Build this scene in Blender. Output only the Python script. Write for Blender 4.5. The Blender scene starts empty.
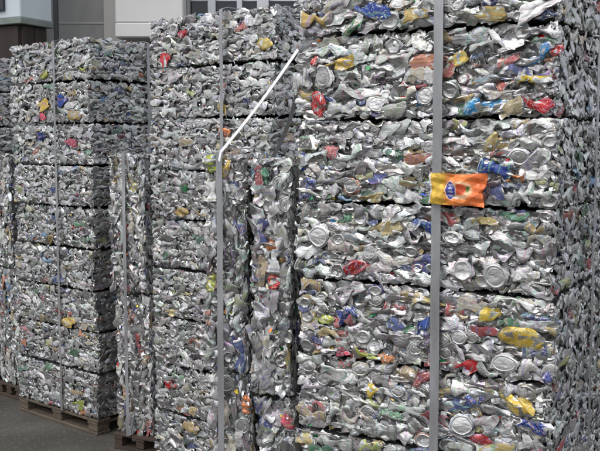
import bpy, bmesh, math, random
import numpy as np
from mathutils import Vector, Matrix

R = math.radians
random.seed(7)
scene = bpy.context.scene
COL = scene.collection

# ------------------------------------------------------------------ camera
EYE = 1.73
cam_d = bpy.data.cameras.new('camera')
cam = bpy.data.objects.new('camera', cam_d)
COL.objects.link(cam)
cam.location = (0, 0, EYE)
cam.rotation_euler = (R(90 - 5.1), 0, 0)
cam_d.sensor_width = 36
cam_d.lens = 54
cam_d.clip_end = 2000
scene.camera = cam

# ------------------------------------------------------------------ world, sun, exposure
SUN_EL, SUN_AZ = 54, 227          # azimuth measured clockwise from +Y: behind the camera, a little to the left
world = bpy.data.worlds.new('World')
scene.world = world
world.use_nodes = True
wn, wl = world.node_tree.nodes, world.node_tree.links
wn.clear()
sky = wn.new('ShaderNodeTexSky')
sky.sky_type = 'NISHITA'
sky.sun_disc = False
sky.sun_elevation = R(SUN_EL)
sky.sun_rotation = R(SUN_AZ)
sky.dust_density = 4.0
sky.air_density = 1.0
hsv = wn.new('ShaderNodeHueSaturation')
hsv.inputs['Saturation'].default_value = 0.5       # overcast: the blue is washed out
bg = wn.new('ShaderNodeBackground')
bg.inputs['Strength'].default_value = 0.15
wo = wn.new('ShaderNodeOutputWorld')
wl.new(sky.outputs[0], hsv.inputs['Color'])
cloud = wn.new('ShaderNodeMix'); cloud.data_type = 'RGBA'      # even cloud deck over the whole sky
cloud.inputs[0].default_value = 0.55
cloud.inputs[7].default_value = (4.6, 4.75, 5.0, 1)
wl.new(hsv.outputs[0], cloud.inputs[6])
wl.new(cloud.outputs[2], bg.inputs['Color'])
wl.new(bg.outputs[0], wo.inputs['Surface'])

sun_d = bpy.data.lights.new('sun', 'SUN')
sun_d.energy = 0.5
sun_d.angle = R(50)
sun_d.color = (1.0, 0.985, 0.96)
sun = bpy.data.objects.new('sun', sun_d)
COL.objects.link(sun)
sdir = Vector((math.sin(R(SUN_AZ)) * math.cos(R(SUN_EL)), math.cos(R(SUN_AZ)) * math.cos(R(SUN_EL)), math.sin(R(SUN_EL))))
sun.rotation_euler = sdir.to_track_quat('Z', 'Y').to_euler()
sun.location = sdir * 30

scene.view_settings.view_transform = 'Standard'
scene.view_settings.look = 'None'
scene.view_settings.gamma = 1
scene.view_settings.exposure = 0.55
try:
    scene.cycles.max_bounces = 5
    scene.cycles.glossy_bounces = 3
    scene.cycles.diffuse_bounces = 2
    scene.cycles.sample_clamp_indirect = 6
except Exception:
    pass

# ------------------------------------------------------------------ node helpers
def new_mat(name):
    m = bpy.data.materials.new(name)
    m.use_nodes = True
    nt = m.node_tree
    for n in list(nt.nodes):
        if n.type != 'OUTPUT_MATERIAL':
            nt.nodes.remove(n)
    out = nt.nodes[0]
    b = nt.nodes.new('ShaderNodeBsdfPrincipled')
    nt.links.new(b.outputs[0], out.inputs['Surface'])
    return m, nt, b

class N:
    """tiny wrapper for chaining nodes"""
    def __init__(s, nt): s.nt = nt
    def put(s, sock, v):
        if hasattr(v, 'is_output') or isinstance(v, bpy.types.NodeSocket):
            s.nt.links.new(v, sock)
        else:
            sock.default_value = v
    def math(s, op, a, b=0.0, clamp=False):
        n = s.nt.nodes.new('ShaderNodeMath'); n.operation = op; n.use_clamp = clamp
        s.put(n.inputs[0], a); s.put(n.inputs[1], b)
        return n.outputs[0]
    def mix(s, f, a, b, mode='MIX'):
        n = s.nt.nodes.new('ShaderNodeMix'); n.data_type = 'RGBA'; n.blend_type = mode
        s.put(n.inputs[0], f); s.put(n.inputs[6], a); s.put(n.inputs[7], b)
        return n.outputs[2]
    def noise(s, vec, scale, detail=3, rough=0.5, w=None, dist=0.0):
        n = s.nt.nodes.new('ShaderNodeTexNoise')
        if w is not None:
            n.noise_dimensions = '4D'; s.put(n.inputs['W'], w)
        if vec is not None: s.nt.links.new(vec, n.inputs['Vector'])
        n.inputs['Scale'].default_value = scale
        n.inputs['Detail'].default_value = detail
        n.inputs['Roughness'].default_value = rough
        n.inputs['Distortion'].default_value = dist
        return n.outputs['Fac']
    def ramp(s, f, lo, hi):
        n = s.nt.nodes.new('ShaderNodeMapRange'); n.interpolation_type = 'SMOOTHSTEP'
        s.put(n.inputs[0], f)
        n.inputs[1].default_value = lo; n.inputs[2].default_value = hi
        return n.outputs[0]
    def lin(s, f, lo, hi):
        n = s.nt.nodes.new('ShaderNodeMapRange')
        s.put(n.inputs[0], f)
        n.inputs[3].default_value = lo; n.inputs[4].default_value = hi
        return n.outputs[0]
    def scale(s, vec, xyz):
        n = s.nt.nodes.new('ShaderNodeMapping')
        s.nt.links.new(vec, n.inputs['Vector'])
        n.inputs['Scale'].default_value = xyz
        return n.outputs[0]
    def tex(s, which='Object'):
        return s.nt.nodes.new('ShaderNodeTexCoord').outputs[which]
    def sep(s, vec):
        n = s.nt.nodes.new('ShaderNodeSeparateXYZ'); s.nt.links.new(vec, n.inputs[0])
        return n.outputs
    def grey(s, v):
        n = s.nt.nodes.new('ShaderNodeCombineColor')
        for i in range(3): s.put(n.inputs[i], v)
        return n.outputs[0]
    def bump(s, h, strength, dist=0.01):
        n = s.nt.nodes.new('ShaderNodeBump')
        n.inputs['Strength'].default_value = strength
        n.inputs['Distance'].default_value = dist
        s.nt.links.new(h, n.inputs['Height'])
        return n.outputs[0]

# ------------------------------------------------------------------ materials
def mat_can():
    """aluminium with a print whose colour is the object's own; alpha of the object colour = how much of it is printed"""
    m, nt, b = new_mat('crushed_can_metal'); g = N(nt)
    info = nt.nodes.new('ShaderNodeObjectInfo')
    rnd = info.outputs['Random']; alpha = info.outputs['Alpha']
    def rand(k): return g.math('FRACT', g.math('MULTIPLY', rnd, k))
    w = g.math('MULTIPLY', rnd, 57.0)
    uv = g.tex('UV'); ob = g.tex('Object')
    v = g.sep(uv)[1]
    label = g.math('MULTIPLY', g.ramp(v, 0.06, 0.08), g.math('SUBTRACT', 1.0, g.ramp(v, 0.91, 0.93)))
    n1 = g.noise(g.scale(uv, (2.2, 1.4, 1)), 1.6, 1, 0.5, w, 0.6)
    patch = g.ramp(n1, 0.40, 0.425)                                  # the printed field against bare or white field
    n2 = g.noise(g.scale(uv, (9, 3.2, 1)), 3.0, 1, 0.5, g.math('ADD', w, 9.0), 1.6)
    letters = g.ramp(n2, 0.60, 0.62)                               # script-like marks
    dark_marks = g.math('SUBTRACT', 1.0, g.ramp(n2, 0.335, 0.355))
    # thin rings round the can, as wide as the printed borders
    bands = g.math('GREATER_THAN', g.math('SINE', g.math('ADD', g.math('MULTIPLY', v, g.lin(rand(3.9), 9, 30)), w)), 0.86)
    al = g.grey(g.lin(rand(13.7), 0.34, 0.70))
    white = g.math('GREATER_THAN', rand(31.3), 0.66)                 # some cans carry a white rather than bare ground
    ground = g.mix(white, al, (0.52, 0.52, 0.515, 1))
    def hue(k, sat, val):
        h = nt.nodes.new('ShaderNodeCombineColor'); h.mode = 'HSV'
        g.put(h.inputs[0], rand(k)); h.inputs[1].default_value = sat; h.inputs[2].default_value = val
        return h.outputs[0]
    mark_col = hue(91.7, 0.60, 0.36)
    field = g.math('MULTIPLY', patch, g.math('MULTIPLY', alpha, label))
    col = g.mix(field, ground, info.outputs['Color'])
    has_marks = g.math('GREATER_THAN', rand(17.9), 0.35)
    mk = g.math('MULTIPLY', g.math('MULTIPLY', letters, label), has_marks)
    solid = g.math('GREATER_THAN', alpha, 0.5)
    col = g.mix(g.math('MULTIPLY', mk, 0.8), col, g.mix(solid, mark_col, (0.80, 0.79, 0.74, 1)))
    col = g.mix(g.math('MULTIPLY', g.math('MULTIPLY', bands, label), 0.55), col, hue(53.3, 0.5, 0.42))
    col = g.mix(g.math('MULTIPLY', g.math('MULTIPLY', dark_marks, label), 0.5), col, (0.06, 0.07, 0.10, 1))
    dirt = g.ramp(g.noise(ob, 3.5, 3, 0.65, w), 0.48, 0.78)
    col = g.mix(g.math('MULTIPLY', dirt, 0.6), col, (0.17, 0.155, 0.13, 1))
    nt.links.new(col, b.inputs['Base Color'])
    pr = g.math('MAXIMUM', field, g.math('MULTIPLY', g.math('MULTIPLY', white, label), 0.7))
    g.put(b.inputs['Metallic'], g.math('SUBTRACT', 0.92, g.math('MULTIPLY', pr, 0.6)))
    g.put(b.inputs['Roughness'], g.math('ADD', g.lin(rand(7.3), 0.27, 0.52), g.math('MULTIPLY', dirt, 0.2)))
    nt.links.new(g.bump(g.noise(g.scale(ob, (0.8, 1, 1.6)), 2.6, 2, 0.55, w, 0.5), 0.10, 0.06), b.inputs['Normal'])
    return m

def mat_scrap():
    m, nt, b = new_mat('scrap_metal'); g = N(nt)
    at = nt.nodes.new('ShaderNodeAttribute'); at.attribute_name = 'Col'
    info = nt.nodes.new('ShaderNodeObjectInfo')
    ob = g.tex('Object')
    n = g.noise(ob, 26, 4, 0.65)
    col = g.mix(g.math('MULTIPLY', g.ramp(n, 0.45, 0.75), 0.55), at.outputs['Color'], (0.12, 0.115, 0.10, 1))
    nt.links.new(col, b.inputs['Base Color'])
    b.inputs['Metallic'].default_value = 0.85
    g.put(b.inputs['Roughness'], g.lin(n, 0.2, 0.55))
    nt.links.new(g.bump(g.noise(ob, 90, 3, 0.6), 0.4, 0.004), b.inputs['Normal'])
    return m

def mat_core():
    m, nt, b = new_mat('compressed_scrap'); g = N(nt)
    ob = g.tex('Object')
    n = g.noise(ob, 22, 5, 0.7)
    col = g.mix(g.ramp(n, 0.35, 0.7), (0.18, 0.18, 0.175, 1), (0.58, 0.58, 0.58, 1))
    tint = nt.nodes.new('ShaderNodeTexNoise'); nt.links.new(ob, tint.inputs['Vector']); tint.inputs['Scale'].default_value = 31
    col = g.mix(0.25, col, tint.outputs['Color'], 'SOFT_LIGHT')
    nt.links.new(col, b.inputs['Base Color'])
    b.inputs['Metallic'].default_value = 0.85
    b.inputs['Roughness'].default_value = 0.42
    nt.links.new(g.bump(n, 0.6, 0.01), b.inputs['Normal'])
    return m

def mat_plain(name, c, rough=0.6, metal=0.0, var=0.15, scale=6.0, bump=0.15, stretch=(1, 1, 1), dirt=None, dirt_amt=0.4):
    m, nt, b = new_mat(name); g = N(nt)
    ob = g.scale(g.tex('Object'), stretch)
    n = g.noise(ob, scale, 5, 0.62)
    lo = tuple(x * (1 - var) for x in c) + (1,); hi = tuple(min(1, x * (1 + var)) for x in c) + (1,)
    col = g.mix(g.ramp(n, 0.3, 0.7), lo, hi)
    if dirt:
        d = g.ramp(g.noise(ob, scale * 0.35, 5, 0.7), 0.45, 0.72)
        col = g.mix(g.math('MULTIPLY', d, dirt_amt), col, tuple(dirt) + (1,))
    nt.links.new(col, b.inputs['Base Color'])
    b.inputs['Metallic'].default_value = metal
    g.put(b.inputs['Roughness'], g.lin(n, max(0.05, rough - 0.12), min(1, rough + 0.12)))
    nt.links.new(g.bump(g.noise(ob, scale * 5, 4, 0.6), bump, 0.005), b.inputs['Normal'])
    return m

def mat_ground():
    m, nt, b = new_mat('yard_ground'); g = N(nt)
    ob = g.tex('Object')
    n = g.noise(ob, 1.6, 6, 0.62)
    col = g.mix(g.ramp(n, 0.3, 0.7), (0.052, 0.047, 0.040, 1), (0.105, 0.097, 0.083, 1))
    sp = g.noise(ob, 55, 3, 0.7)
    col = g.mix(g.math('MULTIPLY', g.ramp(sp, 0.56, 0.68), 0.6), col, (0.24, 0.235, 0.22, 1))
    sp2 = g.noise(ob, 120, 2, 0.6)
    col = g.mix(g.math('MULTIPLY', g.ramp(sp2, 0.58, 0.7), 0.6), col, (0.03, 0.028, 0.025, 1))
    st = g.ramp(g.noise(ob, 0.9, 4, 0.7), 0.52, 0.68)
    col = g.mix(g.math('MULTIPLY', st, 0.45), col, (0.045, 0.042, 0.037, 1))
    vo = nt.nodes.new('ShaderNodeTexVoronoi'); vo.feature = 'DISTANCE_TO_EDGE'; vo.inputs['Scale'].default_value = 0.8
    wv = nt.nodes.new('ShaderNodeVectorMath'); wv.operation = 'ADD'
    wn_ = nt.nodes.new('ShaderNodeTexNoise'); wn_.inputs['Scale'].default_value = 2.5; wn_.inputs['Detail'].default_value = 5
    nt.links.new(ob, wn_.inputs['Vector']); nt.links.new(ob, wv.inputs[0]); nt.links.new(wn_.outputs['Color'], wv.inputs[1])
    nt.links.new(wv.outputs[0], vo.inputs['Vector'])
    crack = g.math('SUBTRACT', 1.0, g.ramp(vo.outputs['Distance'], 0.0, 0.008))
    col = g.mix(g.math('MULTIPLY', crack, 0.75), col, (0.02, 0.019, 0.017, 1))
    nt.links.new(col, b.inputs['Base Color'])
    g.put(b.inputs['Roughness'], g.lin(n, 0.65, 0.95))
    h = g.math('ADD', g.noise(ob, 40, 5, 0.7), g.math('MULTIPLY', n, 1.5))
    nt.links.new(g.bump(h, 0.5, 0.01), b.inputs['Normal'])
    return m

def mat_wood(name, c, dark):
    m, nt, b = new_mat(name); g = N(nt)
    info = nt.nodes.new('ShaderNodeObjectInfo')
    ob = g.tex('Object')
    n = g.noise(g.scale(ob, (3, 40, 40)), 1.5, 5, 0.65, g.math('MULTIPLY', info.outputs['Random'], 20.0))
    n2 = g.noise(ob, 4, 4, 0.6, g.math('MULTIPLY', info.outputs['Random'], 20.0))
    col = g.mix(g.ramp(n, 0.3, 0.7), tuple(dark) + (1,), tuple(c) + (1,))
    col = g.mix(g.math('MULTIPLY', g.ramp(n2, 0.5, 0.75), 0.6), col, (0.05, 0.042, 0.035, 1))
    nt.links.new(col, b.inputs['Base Color'])
    b.inputs['Roughness'].default_value = 0.85
    nt.links.new(g.bump(n, 0.4, 0.004), b.inputs['Normal'])
    return m

def mat_pack():
    """flattened orange drink can: yellow foot, orange field, blue lettering on a fruit with a green leaf, all from the UV"""
    m, nt, b = new_mat('orange_printed_can'); g = N(nt)
    uv = g.tex('UV'); s = g.sep(uv); u, v = s[0], s[1]
    nz = g.noise(uv, 7, 3, 0.6)
    uw = g.math('ADD', u, g.math('MULTIPLY', g.math('SUBTRACT', nz, 0.5), 0.10))
    col = g.mix(g.ramp(uw, 0.20, 0.40), (0.72, 0.46, 0.06, 1), (0.76, 0.22, 0.045, 1))
    col = g.mix(g.math('MULTIPLY', g.ramp(uw, 0.55, 0.85), 0.6), col, (0.74, 0.13, 0.04, 1))
    def ell(cx, cy, rx, ry, soft=0.12, wob=0.0):
        du = g.math('DIVIDE', g.math('SUBTRACT', u, cx), rx); dv = g.math('DIVIDE', g.math('SUBTRACT', v, cy), ry)
        d = g.math('ADD', g.math('MULTIPLY', du, du), g.math('MULTIPLY', dv, dv))
        if wob: d = g.math('ADD', d, g.math('MULTIPLY', g.math('SUBTRACT', g.noise(uv, 14, 1, 0.5), 0.5), wob))
        return g.math('SUBTRACT', 1.0, g.ramp(d, 1 - soft, 1 + soft))
    col = g.mix(g.math('MULTIPLY', ell(0.57, 0.47, 0.22, 0.29, 0.2), 0.55), col, (0.86, 0.66, 0.42, 1))   # pale ring
    col = g.mix(ell(0.57, 0.51, 0.115, 0.18), col, (0.80, 0.13, 0.05, 1))                               # fruit
    col = g.mix(ell(0.70, 0.52, 0.035, 0.10, 0.3, 0.8), col, (0.10, 0.20, 0.04, 1))                      # leaf
    ring = ell(0.40, 0.47, 0.085, 0.27, 0.15, 1.1)
    col = g.mix(ell(0.40, 0.47, 0.10, 0.30, 0.1, 1.1), col, (0.84, 0.74, 0.62, 1))
    col = g.mix(ring, col, (0.045, 0.05, 0.33, 1))                                                        # blue lettering outline
    for cy in (0.31, 0.43, 0.54, 0.64):                                                                  # the row of pale letter bodies, running up the can
        col = g.mix(g.math('MULTIPLY', ell(0.405, cy, 0.045, 0.04, 0.4, 1.2), 0.75), col, (0.56, 0.60, 0.82, 1))
    col = g.mix(g.math('MULTIPLY', ell(0.49, 0.25, 0.07, 0.03, 0.4, 1.0), 0.8), col, (0.85, 0.75, 0.7, 1))
    edge = g.ramp(g.math('ADD', u, g.math('MULTIPLY', nz, 0.06)), 0.055, 0.075)
    col = g.mix(g.math('SUBTRACT', 1.0, edge), col, (0.75, 0.75, 0.74, 1))
    cre = g.math('ABSOLUTE', g.math('SUBTRACT', g.noise(g.scale(uv, (1.7, 1, 1)), 3.0, 2, 0.5, None, 0.7), 0.5))
    col = g.mix(g.math('MULTIPLY', g.math('SUBTRACT', 1.0, g.ramp(cre, 0.0, 0.014)), 0.55), col, (0.30, 0.13, 0.04, 1))
    scuff = g.ramp(g.noise(uv, 16, 5, 0.7), 0.58, 0.66)
    col = g.mix(g.math('MULTIPLY', scuff, 0.5), col, (0.85, 0.75, 0.6, 1))
    nt.links.new(col, b.inputs['Base Color'])
    b.inputs['Metallic'].default_value = 0.25
    b.inputs['Roughness'].default_value = 0.42
    return m

M_CAN, M_SCRAP, M_CORE = mat_can(), mat_scrap(), mat_core()
M_GROUND = mat_ground()
M_WOOD = mat_wood('grey_wood', (0.135, 0.105, 0.072), (0.060, 0.046, 0.034))
M_RWOOD = mat_wood('red_brown_wood', (0.078, 0.048, 0.034), (0.036, 0.024, 0.018))
M_STRAP = mat_plain('grey_strap', (0.36, 0.365, 0.38), 0.42, 0.45, 0.2, 14, 0.25, (1, 1, 0.25), (0.17, 0.165, 0.16), 0.5)
M_WSTRAP = mat_plain('white_strap', (0.86, 0.86, 0.87), 0.5, 0.0, 0.06, 12, 0.1)
M_DSTRAP = mat_plain('dark_strap', (0.15, 0.15, 0.155), 0.5, 0.2, 0.2, 12, 0.1)
M_PACK = mat_pack()

# ------------------------------------------------------------------ object helpers
def tag(o, label=None, cat=None, group=None, kind=None):
    if label: o['label'] = label
    if cat: o['category'] = cat
    if group: o['group'] = group
    if kind: o['kind'] = kind
    return o

def empty(name, loc=(0, 0, 0), rz=0.0):
    o = bpy.data.objects.new(name, None)
    o.empty_display_size = 0.1
    o.location = loc; o.rotation_euler = (0, 0, rz)
    COL.objects.link(o)
    return o

def link(name, me, parent=None, loc=(0, 0, 0), rot=(0, 0, 0), scale=(1, 1, 1)):
    o = bpy.data.objects.new(name, me)
    o.location = loc; o.rotation_euler = rot; o.scale = scale
    COL.objects.link(o)
    if parent is not None: o.parent = parent
    return o

def mesh_from(name, V, F, mat, smooth=None, uv=None, cols=None):
    me = bpy.data.meshes.new(name)
    me.from_pydata([tuple(map(float, p)) for p in V], [], [tuple(map(int, f)) for f in F])
    if uv is not None:
        lay = me.uv_layers.new(name='UVMap')
        idx = np.empty(len(me.loops), dtype=np.int32); me.loops.foreach_get('vertex_index', idx)
        lay.data.foreach_set('uv', np.asarray(uv, dtype=np.float32)[idx].ravel())
    if cols is not None:
        ca = me.color_attributes.new('Col', 'FLOAT_COLOR', 'POINT')
        ca.data.foreach_set('color', np.asarray(cols, dtype=np.float32).ravel())
    me.materials.append(mat)
    me.update()
    if smooth is not None:
        me.polygons.foreach_set('use_smooth', [True] * len(me.polygons))
        me.set_sharp_from_angle(angle=R(smooth))
    return me

def box_mesh(name, size, mat, bevel=0.0, jitter=0.0):
    bm = bmesh.new()
    bmesh.ops.create_cube(bm, size=1)
    for v in bm.verts:
        v.co = Vector((v.co.x * size[0], v.co.y * size[1], v.co.z * size[2]))
        if jitter: v.co += Vector([random.uniform(-jitter, jitter) for _ in range(3)])
    if bevel: bmesh.ops.bevel(bm, geom=bm.edges[:], offset=bevel, segments=1, affect='EDGES', profile=0.5)
    me = bpy.data.meshes.new(name); bm.to_mesh(me); bm.free()
    me.materials.append(mat)
    return me

def box(name, parent, lo, hi, mat, bevel=0.0, jitter=0.0):
    size = [hi[i] - lo[i] for i in range(3)]
    c = [(hi[i] + lo[i]) / 2 for i in range(3)]
    return link(name, box_mesh(name, size, mat, bevel, jitter), parent, c)

# ------------------------------------------------------------------ crushed can shapes
rng = np.random.default_rng(11)
def tri(x): return 4 * np.abs(x - np.floor(x + 0.5)) - 1

def crumple(P, n, amp, f0, f1, r):
    P = P.copy()
    for _ in range(n):
        d = r.normal(size=3); d /= np.linalg.norm(d)
        e = r.normal(size=3) * (0.5, 1.0, 0.5); e /= np.linalg.norm(e)
        f = r.uniform(f0, f1)
        P += np.outer(tri(P @ d * f + r.uniform()) * amp * r.uniform(0.4, 1.0) / f, e)
    return P

def normalise(P):
    lo, hi = P.min(0), P.max(0)
    return (P - (lo + hi) / 2) / np.maximum(hi - lo, 1e-6)

def press(V, r):
    """the press wall flattened the outer skin: limit the bulge towards -y, then fit to the unit box"""
    V = normalise(V)
    y = V[:, 1] + 0.12 * tri(V[:, 0] * r.uniform(1, 2.2) + V[:, 2] * r.uniform(-1, 1) + r.uniform())
    V[:, 1] = np.where(y < 0, -np.tanh(-y * 3.0) * 0.36, y)
    return normalise(V)

def tube(NU, prof, r):
    """closed tube along x; prof = list of (x, radius, v)"""
    V, UV, F = [], [], []
    for (x, rad, v) in prof:
        for i in range(NU):
            a = 2 * math.pi * i / NU
            V.append((x, rad * math.cos(a), rad * math.sin(a))); UV.append((i / NU, v))
    for k in range(len(prof) - 1):
        for i in range(NU):
            j = (i + 1) % NU
            F.append((k * NU + i, k * NU + j, (k + 1) * NU + j, (k + 1) * NU + i))
    V.append((prof[0][0], 0, 0)); UV.append((0.5, prof[0][2])); c0 = len(V) - 1
    V.append((prof[-1][0], 0, 0)); UV.append((0.5, prof[-1][2])); c1 = len(V) - 1
    n = (len(prof) - 1) * NU
    for i in range(NU):
        j = (i + 1) % NU
        F.append((c0, j, i)); F.append((c1, n + i, n + j))
    return np.array(V, float), np.array(UV), F

def can_body(seed):
    r = np.random.default_rng(seed)
    L = r.uniform(1.6, 3.4)
    prof = [(-L / 2 + 0.12, 0.62, 0.0), (-L / 2, 0.80, 0.03), (-L / 2 + 0.06, 0.93, 0.06)]
    K = 12
    for k in range(K + 1):
        t = k / K
        prof.append((-L / 2 + 0.14 + t * (L - 0.34), 1.0, 0.08 + 0.84 * t))
    prof += [(L / 2 - 0.05, 0.84, 0.95), (L / 2, 0.80, 0.97), (L / 2 - 0.07, 0.74, 1.0)]
    V, UV, F = tube(20, prof, r)
    fold = r.uniform(0.8, 2.2)                                      # accordion folds along the can
    ph = r.uniform(0, 1)
    ang = np.arctan2(V[:, 2], V[:, 1])
    V[:, 1:] *= (1 + 0.08 * tri(V[:, 0] * fold + ph + 0.13 * np.sin(2 * ang + r.uniform(0, 6))))[:, None]
    V[:, 0] += 0.10 * np.sin(ang * 2 + r.uniform(0, 6))
    V[:, 2] *= r.uniform(0.35, 0.62)
    V = crumple(V, 4, 0.32, 0.25, 0.6, r)
    V = crumple(V, 3, 0.15, 0.7, 1.3, r)
    bend = r.uniform(-0.5, 0.5)
    V[:, 2] += bend * (V[:, 0] / L * 2) ** 2 * 0.6
    tw = r.uniform(-0.5, 0.5) * V[:, 0]
    y, z = V[:, 1].copy(), V[:, 2].copy()
    V[:, 1] = y * np.cos(tw) - z * np.sin(tw); V[:, 2] = y * np.sin(tw) + z * np.cos(tw)
    return press(V, r), UV, F

def can_bow(seed):
    """buckled at the waist, both ends still wide"""
    r = np.random.default_rng(seed)
    L = r.uniform(2.4, 3.2); K = 14; prof = [(-L / 2 + 0.1, 0.6, 0.0), (-L / 2, 0.82, 0.03)]
    for k in range(K + 1):
        t = k / K
        prof.append((-L / 2 + 0.1 + t * (L - 0.2), 1.0 - 0.55 * math.exp(-((t - r.uniform(0.45, 0.55)) / 0.16) ** 2), 0.07 + 0.86 * t))
    prof += [(L / 2, 0.82, 0.97), (L / 2 - 0.1, 0.6, 1.0)]
    V, UV, F = tube(20, prof, r)
    V[:, 2] *= r.uniform(0.4, 0.65)
    tw = r.uniform(-0.7, 0.7) * V[:, 0]
    y, z = V[:, 1].copy(), V[:, 2].copy()
    V[:, 1] = y * np.cos(tw) - z * np.sin(tw); V[:, 2] = y * np.sin(tw) + z * np.cos(tw)
    V = crumple(V, 5, 0.2, 0.4, 1.1, r)
    return press(V, r), UV, F

def can_end(seed, tab):
    """can seen end-on: rim, countersink and dished or tabbed end facing -y, crumpled body behind"""
    r = np.random.default_rng(seed)
    if tab: prof = [(0.0, 0.0), (0.0, 0.35), (0.0, 0.72), (0.10, 0.80), (0.10, 0.85), (-0.10, 0.90), (-0.14, 0.95), (-0.10, 1.0)]
    else:   prof = [(0.34, 0.0), (0.32, 0.25), (0.25, 0.5), (0.12, 0.70), (-0.02, 0.80), (-0.12, 0.86), (-0.08, 0.92), (0.10, 0.98)]
    n_end = len(prof)
    for k in range(7): prof.append((0.2 + 0.17 * k, 1.06 + (0.10 if k % 2 else -0.06)))
    NU = 24; V, UV, F = [], [], []
    for q, (y, rad) in enumerate(prof):
        for i in range(NU):
            a = 2 * math.pi * i / NU
            V.append((rad * math.cos(a), y, rad * math.sin(a)))
            UV.append((i / NU, 0.0 if q < n_end else 0.1 + 0.11 * (q - n_end)))
    for k in range(len(prof) - 1):
        for i in range(NU):
            j = (i + 1) % NU
            F.append((k * NU + i, k * NU + j, (k + 1) * NU + j, (k + 1) * NU + i))
    V = np.array(V, float); UV = list(UV)
    if tab:                                                          # oval pull tab lying on the end
        a0 = r.uniform(0, 6.28); ca, sa = math.cos(a0), math.sin(a0); base = len(V); T = []
        for (s, y) in ((1.0, -0.03), (0.95, -0.10), (0.5, -0.09), (0.42, -0.02)):
            for i in range(12):
                a = 2 * math.pi * i / 12; x, z = 0.20 * s * math.cos(a), 0.36 * s * math.sin(a) + 0.22
                T.append((x * ca - z * sa, y, x * sa + z * ca)); UV.append((0, 0))
        V = np.vstack([V, np.array(T)])
        for k in range(3):
            for i in range(12):
                j = (i + 1) % 12
                F.append((base + k * 12 + i, base + k * 12 + j, base + (k + 1) * 12 + j, base + (k + 1) * 12 + i))
    body = np.clip((V[:, 1] - 0.1) / 0.9, 0, 1)
    C = crumple(V, 5, 0.38, 0.5, 1.4, r)
    V = V + (C - V) * (0.18 + 0.82 * body)[:, None]
    V[:, 1] += V[:, 0] * r.uniform(-0.35, 0.35) + V[:, 2] * r.uniform(-0.35, 0.35)
    V[:, 1] += 0.10 * np.abs(V[:, 0] * math.cos(seed) + V[:, 2] * math.sin(seed)) * r.uniform(-1, 1)
    return normalise(V), np.array(UV), F

def can_wad(seed):
    """torn and folded sheet of can wall"""
    r = np.random.default_rng(seed)
    nx, nz = 18, 12; V, UV, F = [], [], []
    for sgn in (0, 1):
        for i in range(nx + 1):
            for k in range(nz + 1):
                V.append((2.6 * (i / nx - 0.5), 0.04 * sgn, 1.5 * (k / nz - 0.5))); UV.append((i / nx, 0.1 + 0.8 * k / nz))
    o = (nx + 1) * (nz + 1)
    for i in range(nx):
        for k in range(nz):
            a = i * (nz + 1) + k; q = (a, a + nz + 1, a + nz + 2, a + 1)
            F.append(q); F.append(tuple(reversed([x + o for x in q])))
    V = np.array(V, float)
    x, z = V[:, 0] / 1.3, V[:, 2] / 0.75
    V[:, 0] = 1.3 * x * np.sqrt(1 - 0.42 * z * z); V[:, 2] = 0.75 * z * np.sqrt(1 - 0.42 * x * x)
    edge = np.sqrt(V[:, 0] ** 2 / 1.69 + V[:, 2] ** 2 / 0.5625)
    V[:, 1] += 0.75 * np.clip(edge - 0.3, 0, 1) ** 2
    V = crumple(V, 3, 0.36, 0.35, 0.6, r)
    V = crumple(V, 4, 0.18, 0.7, 1.4, r)
    return normalise(V), UV, F

CANS = {'body': [], 'bow': [], 'end': [], 'wad': []}
def add_var(kind, data):
    V, UV, F = data
    CANS[kind].append(mesh_from('crushed_can', V, F, M_CAN, 60, UV))
for s in range(26): add_var('body', can_body(100 + s))
for s in range(10): add_var('bow', can_bow(200 + s))
for s in range(10): add_var('end', can_end(300 + s, s % 2 == 0))
for s in range(12): add_var('wad', can_wad(400 + s))

SILVER = [(0.80, 0.80, 0.80)]
PRINT = {'red': (0.55, 0.025, 0.03), 'yellow': (0.62, 0.43, 0.05), 'gold': (0.42, 0.30, 0.10), 'blue': (0.03, 0.07, 0.32), 'cyan': (0.03, 0.26, 0.55),
         'green': (0.04, 0.24, 0.10), 'orange': (0.70, 0.20, 0.04), 'lime': (0.40, 0.45, 0.06), 'white': (0.78, 0.78, 0.76), 'pink': (0.62, 0.08, 0.14), 'black': (0.04, 0.04, 0.045), 'pale': (0.55, 0.62, 0.58), 'cream': (0.60, 0.55, 0.40)}
PALETTE = (['white'] * 8 + ['cream'] * 6 + ['gold'] * 3 + ['yellow'] * 3 + ['red'] * 4 + ['blue'] * 5 + ['green'] * 3 + ['cyan'] * 1 + ['orange'] * 1 + ['black'] * 3 + ['pale'] * 5 + ['lime'] * 1)

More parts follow.
